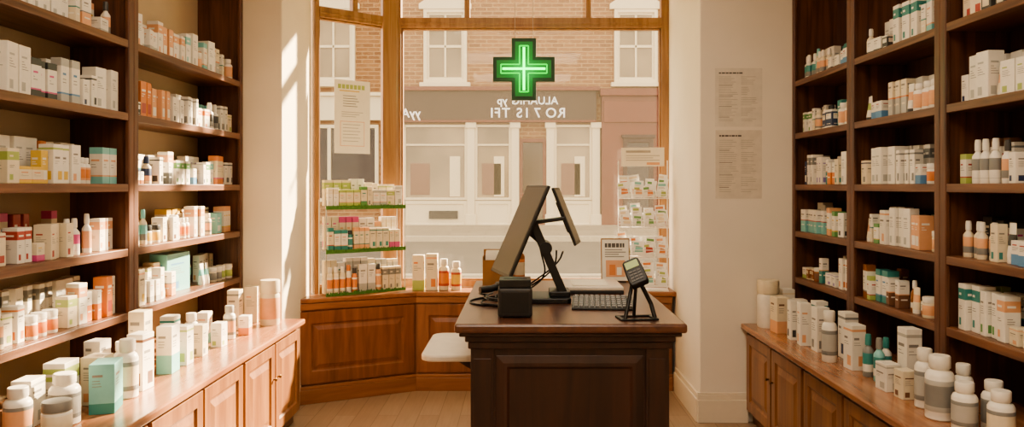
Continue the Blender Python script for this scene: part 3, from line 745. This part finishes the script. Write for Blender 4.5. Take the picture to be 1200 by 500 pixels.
def lettering(words,z,size,label,space=1.0):
    x0_=words[0][1]; e=empty('window_lettering',(x0_,6.143,z)); top(e,label,'lettering')
    for txt,x in words:
        cu=bpy.data.curves.new('t','FONT'); cu.body=txt; cu.size=size; cu.extrude=.0006; cu.space_character=space; cu.offset=.0012
        tmp=bpy.data.objects.new('t',cu); C.objects.link(tmp); bpy.context.view_layer.update()
        me=bpy.data.meshes.new_from_object(tmp); bpy.data.objects.remove(tmp)
        for v in me.vertices: v.co.x=-v.co.x
        w_=min(v.co.x for v in me.vertices)
        for v in me.vertices: v.co.x-=w_
        o=bpy.data.objects.new('word',me); C.objects.link(o); me.materials.clear(); me.materials.append(lm)
        o.parent=e; o.location=(x-x0_,0,0); o.rotation_euler=(math.pi/2,0,0)
lettering([('TFI',-.25),('1S',-.045),('7',.095),('RO',.19)],2.10,.108,'white mirrored lettering applied to the window glass',1.15)
lettering([('yp',-.20),('ALUAHIG',-.08)],2.205,.086,'small white mirrored lettering on the window glass',1.02)
lettering([('yyA',-.97)],2.10,.100,'short white mirrored lettering on the window glass',1.0)

# ------------------------------------------------------------------ outside
pave=brickmat('paving','#978870','#8c7d66','#716450',.9,.6,(0,1),.012)
road=pm('asphalt','#6a5f50',.9,noise=.15,scale=3)
kerb=pm('kerb_stone','#b8a98e',.8)
gz=lambda y:(y-6.3)*.03
def slope(name,ya,yb,dz,mat):
    v=[(-14,ya,gz(ya)-.3),(14,ya,gz(ya)-.3),(14,yb,gz(yb)-.3),(-14,yb,gz(yb)-.3),(-14,ya,gz(ya)+dz),(14,ya,gz(ya)+dz),(14,yb,gz(yb)+dz),(-14,yb,gz(yb)+dz)]
    o=MB().add(v,[(3,2,1,0),(4,5,6,7),(0,1,5,4),(1,2,6,5),(2,3,7,6),(3,0,4,7)]).obj(name,[mat]); return o
top(slope('pavement',6.31,11.9,0,pave),'pale paved footpath outside the shop window','pavement')
top(slope('kerb',11.9,12.1,0,kerb),'pale stone kerb along the street','kerb')
top(slope('road',12.1,18.2,-.12,road),'grey asphalt street outside the shop','road')
top(slope('kerb',18.2,18.4,0,kerb),'pale stone kerb along the street','kerb')
top(slope('pavement',18.4,21.58,0,pave),'pale paved footpath along the opposite building','pavement')
brk=brickmat('beige_brick','#8f643a','#78502c','#a5845a',.34,.115,(0,2),.012)
wht=pm('white_render','#d9c8a8',.7,noise=.04); fasc=pm('fascia_paint','#3f2a1b',.6,noise=.05,scale=1)
wg=pm('street_glass','#8f7c5f',.15,noise=.4,scale=.6); wgd=pm('street_glass_dark','#35261b',.15,noise=.3,scale=1.2)
brw=pm('brown_shopfront','#6a321a',.5,noise=.08,scale=2); brd=pm('brown_door','#361a11',.5)
bl=empty('street_building',(0,22,.3)); top(bl,'brown brick building with white sash windows and shopfronts','building')
def B(name,m,mats,bev=.01): return m.obj(name,mats,parent=bl,loc=(0,-22,-.3),bevel=bev)
B('brick_wall',MB().box(-13,13,22.0,22.5,.3,8.6),[brk],0)
for x in (-8.6,-5.4,-2.2,3.25,6.4):
    m=MB().rings(x-.62,x+.62,4.5,6.6,[(0,21.9),(.1,21.9),(.1,21.96),(.16,21.96),(.16,21.99)],22.01,mats=[0,0,0,0,0,1])
    m.box(x-.46,x+.46,21.95,21.99,5.5,5.58,0).box(x-.03,x+.03,21.95,21.99,4.66,6.44,0).box(x-.72,x+.72,21.8,22.0,4.38,4.5,0)
    m.prismY([(x-.75,6.6),(x+.75,6.6),(x+.75,6.75),(x+.4,6.98),(x,7.05),(x-.4,6.98),(x-.75,6.75)],21.88,22.0,0)
    B('sash_window',m,[wht,wg])
B('fascia',MB().box(-3.55,2.1,21.75,22.0,3.42,4.25,0).box(-3.65,2.2,21.65,22.0,4.25,4.36,1).box(-3.55,2.1,21.72,22,3.36,3.42,1),[fasc,brw])
B('fascia',MB().box(-13,-3.7,21.78,22.0,3.42,4.1,0).box(-13,-3.7,21.7,22.0,4.1,4.2,0),[wht])
for x in (-3.5,-1.46,-.2,.8,2.1):
    B('shop_pilaster',MB().box(x-.11,x+.11,21.8,22,.4,3.36).box(x-.15,x+.15,21.76,22,.4,.75).box(x-.15,x+.15,21.76,22,3.2,3.36),[wht])
for a,c in ((-3.39,-1.57),(-1.35,-.31),(.91,1.99)):
    B('shop_window',MB().rings(a,c,1.15,3.3,[(0,21.86),(.07,21.86),(.07,21.93)],22.0,mats=[0,0,0,1]).box(a+.07,c-.07,21.88,21.93,2.7,2.75,0).box(a+.2,a+.75,21.915,21.928,1.3,2.2,2).box(c-.5,c-.2,21.915,21.928,1.25,2.4,3),[wht,wg,PK['brown'],wht])
    B('stall_riser',MB().rings(a,c,.4,1.13,[(0,21.84),(.09,21.84),(.11,21.87)],22.0),[wht])
B('vent',MB().box(-2.65,-1.83,21.80,21.84,.62,.85),[black])
B('shop_door',MB().rings(-.09,.69,.45,2.9,[(0,21.9),(.1,21.9),(.1,21.95)],22.0,mats=[0,0,0,1]).box(-.09,.69,21.88,21.95,1.2,1.35,0),[brw,wgd])
B('brown_shopfront',MB().box(2.25,5.6,21.72,22.0,.4,4.1,0).box(2.2,5.7,21.6,22.0,4.1,4.3,0).box(2.3,5.5,21.66,21.72,3.35,3.95,0),[brw])
B('shop_door',MB().rings(2.85,3.7,.45,2.9,[(0,21.66),(.12,21.66),(.12,21.70)],21.72,mats=[0,0,0,1]).box(2.85,3.7,21.64,21.70,1.25,1.45,0).box(2.8,3.75,21.62,21.72,2.9,3.0,0),[brd,wgd])
B('shop_window',MB().rings(3.95,5.4,1.1,3.1,[(0,21.66),(.08,21.66),(.08,21.70)],21.72,mats=[0,0,0,1]),[brd,wg])
B('shop_window',MB().rings(-6.9,-4.1,1.1,3.3,[(0,21.86),(.1,21.86),(.1,21.93)],22.0,mats=[0,0,0,1]).box(-5.55,-5.45,21.86,21.93,1.2,3.2,0),[wht,wgd])
B('shop_window',MB().rings(-12,-7.5,1.1,3.3,[(0,21.86),(.1,21.86),(.1,21.93)],22.0,mats=[0,0,0,1]),[wht,wg])

# ------------------------------------------------------------------ light
w=bpy.data.worlds.new('World'); S.world=w; w.use_nodes=True
bg=w.node_tree.nodes['Background']; bg.inputs[0].default_value=(1,.89,.72,1); bg.inputs[1].default_value=2.3
sun=bpy.data.lights.new('sun','SUN'); sun.energy=36; sun.color=(1,.80,.54); sun.angle=math.radians(2.0)
so=bpy.data.objects.new('sun',sun); C.objects.link(so)
d=Vector((-.62,-.78,-.50)); so.rotation_euler=d.to_track_quat('-Z','Y').to_euler(); so.location=(6,12,8)
for i,(x,y,e) in enumerate(((0,-.6,52),(0,1.4,44),(0,3.6,18))):  # unseen area lights added overhead to fill the room
    l=bpy.data.lights.new('fill_light','AREA'); l.shape='RECTANGLE'; l.size=1.6; l.size_y=.9; l.energy=e; l.color=(1,.87,.70)
    o=bpy.data.objects.new('fill_light',l); C.objects.link(o); o.location=(x,y,3.36)
try: S.view_settings.look='AgX - Medium High Contrast'
except Exception as ex: print(ex)
S.view_settings.exposure=.2

# ------------------------------------------------------------------ camera
cam=bpy.data.cameras.new('cam'); cam.sensor_width=36; cam.lens=27; cam.shift_x=-.01; cam.shift_y=-.0267
co=bpy.data.objects.new('camera',cam); C.objects.link(co); co.location=(0,0,1.55); co.rotation_euler=(math.pi/2,0,0); S.camera=co
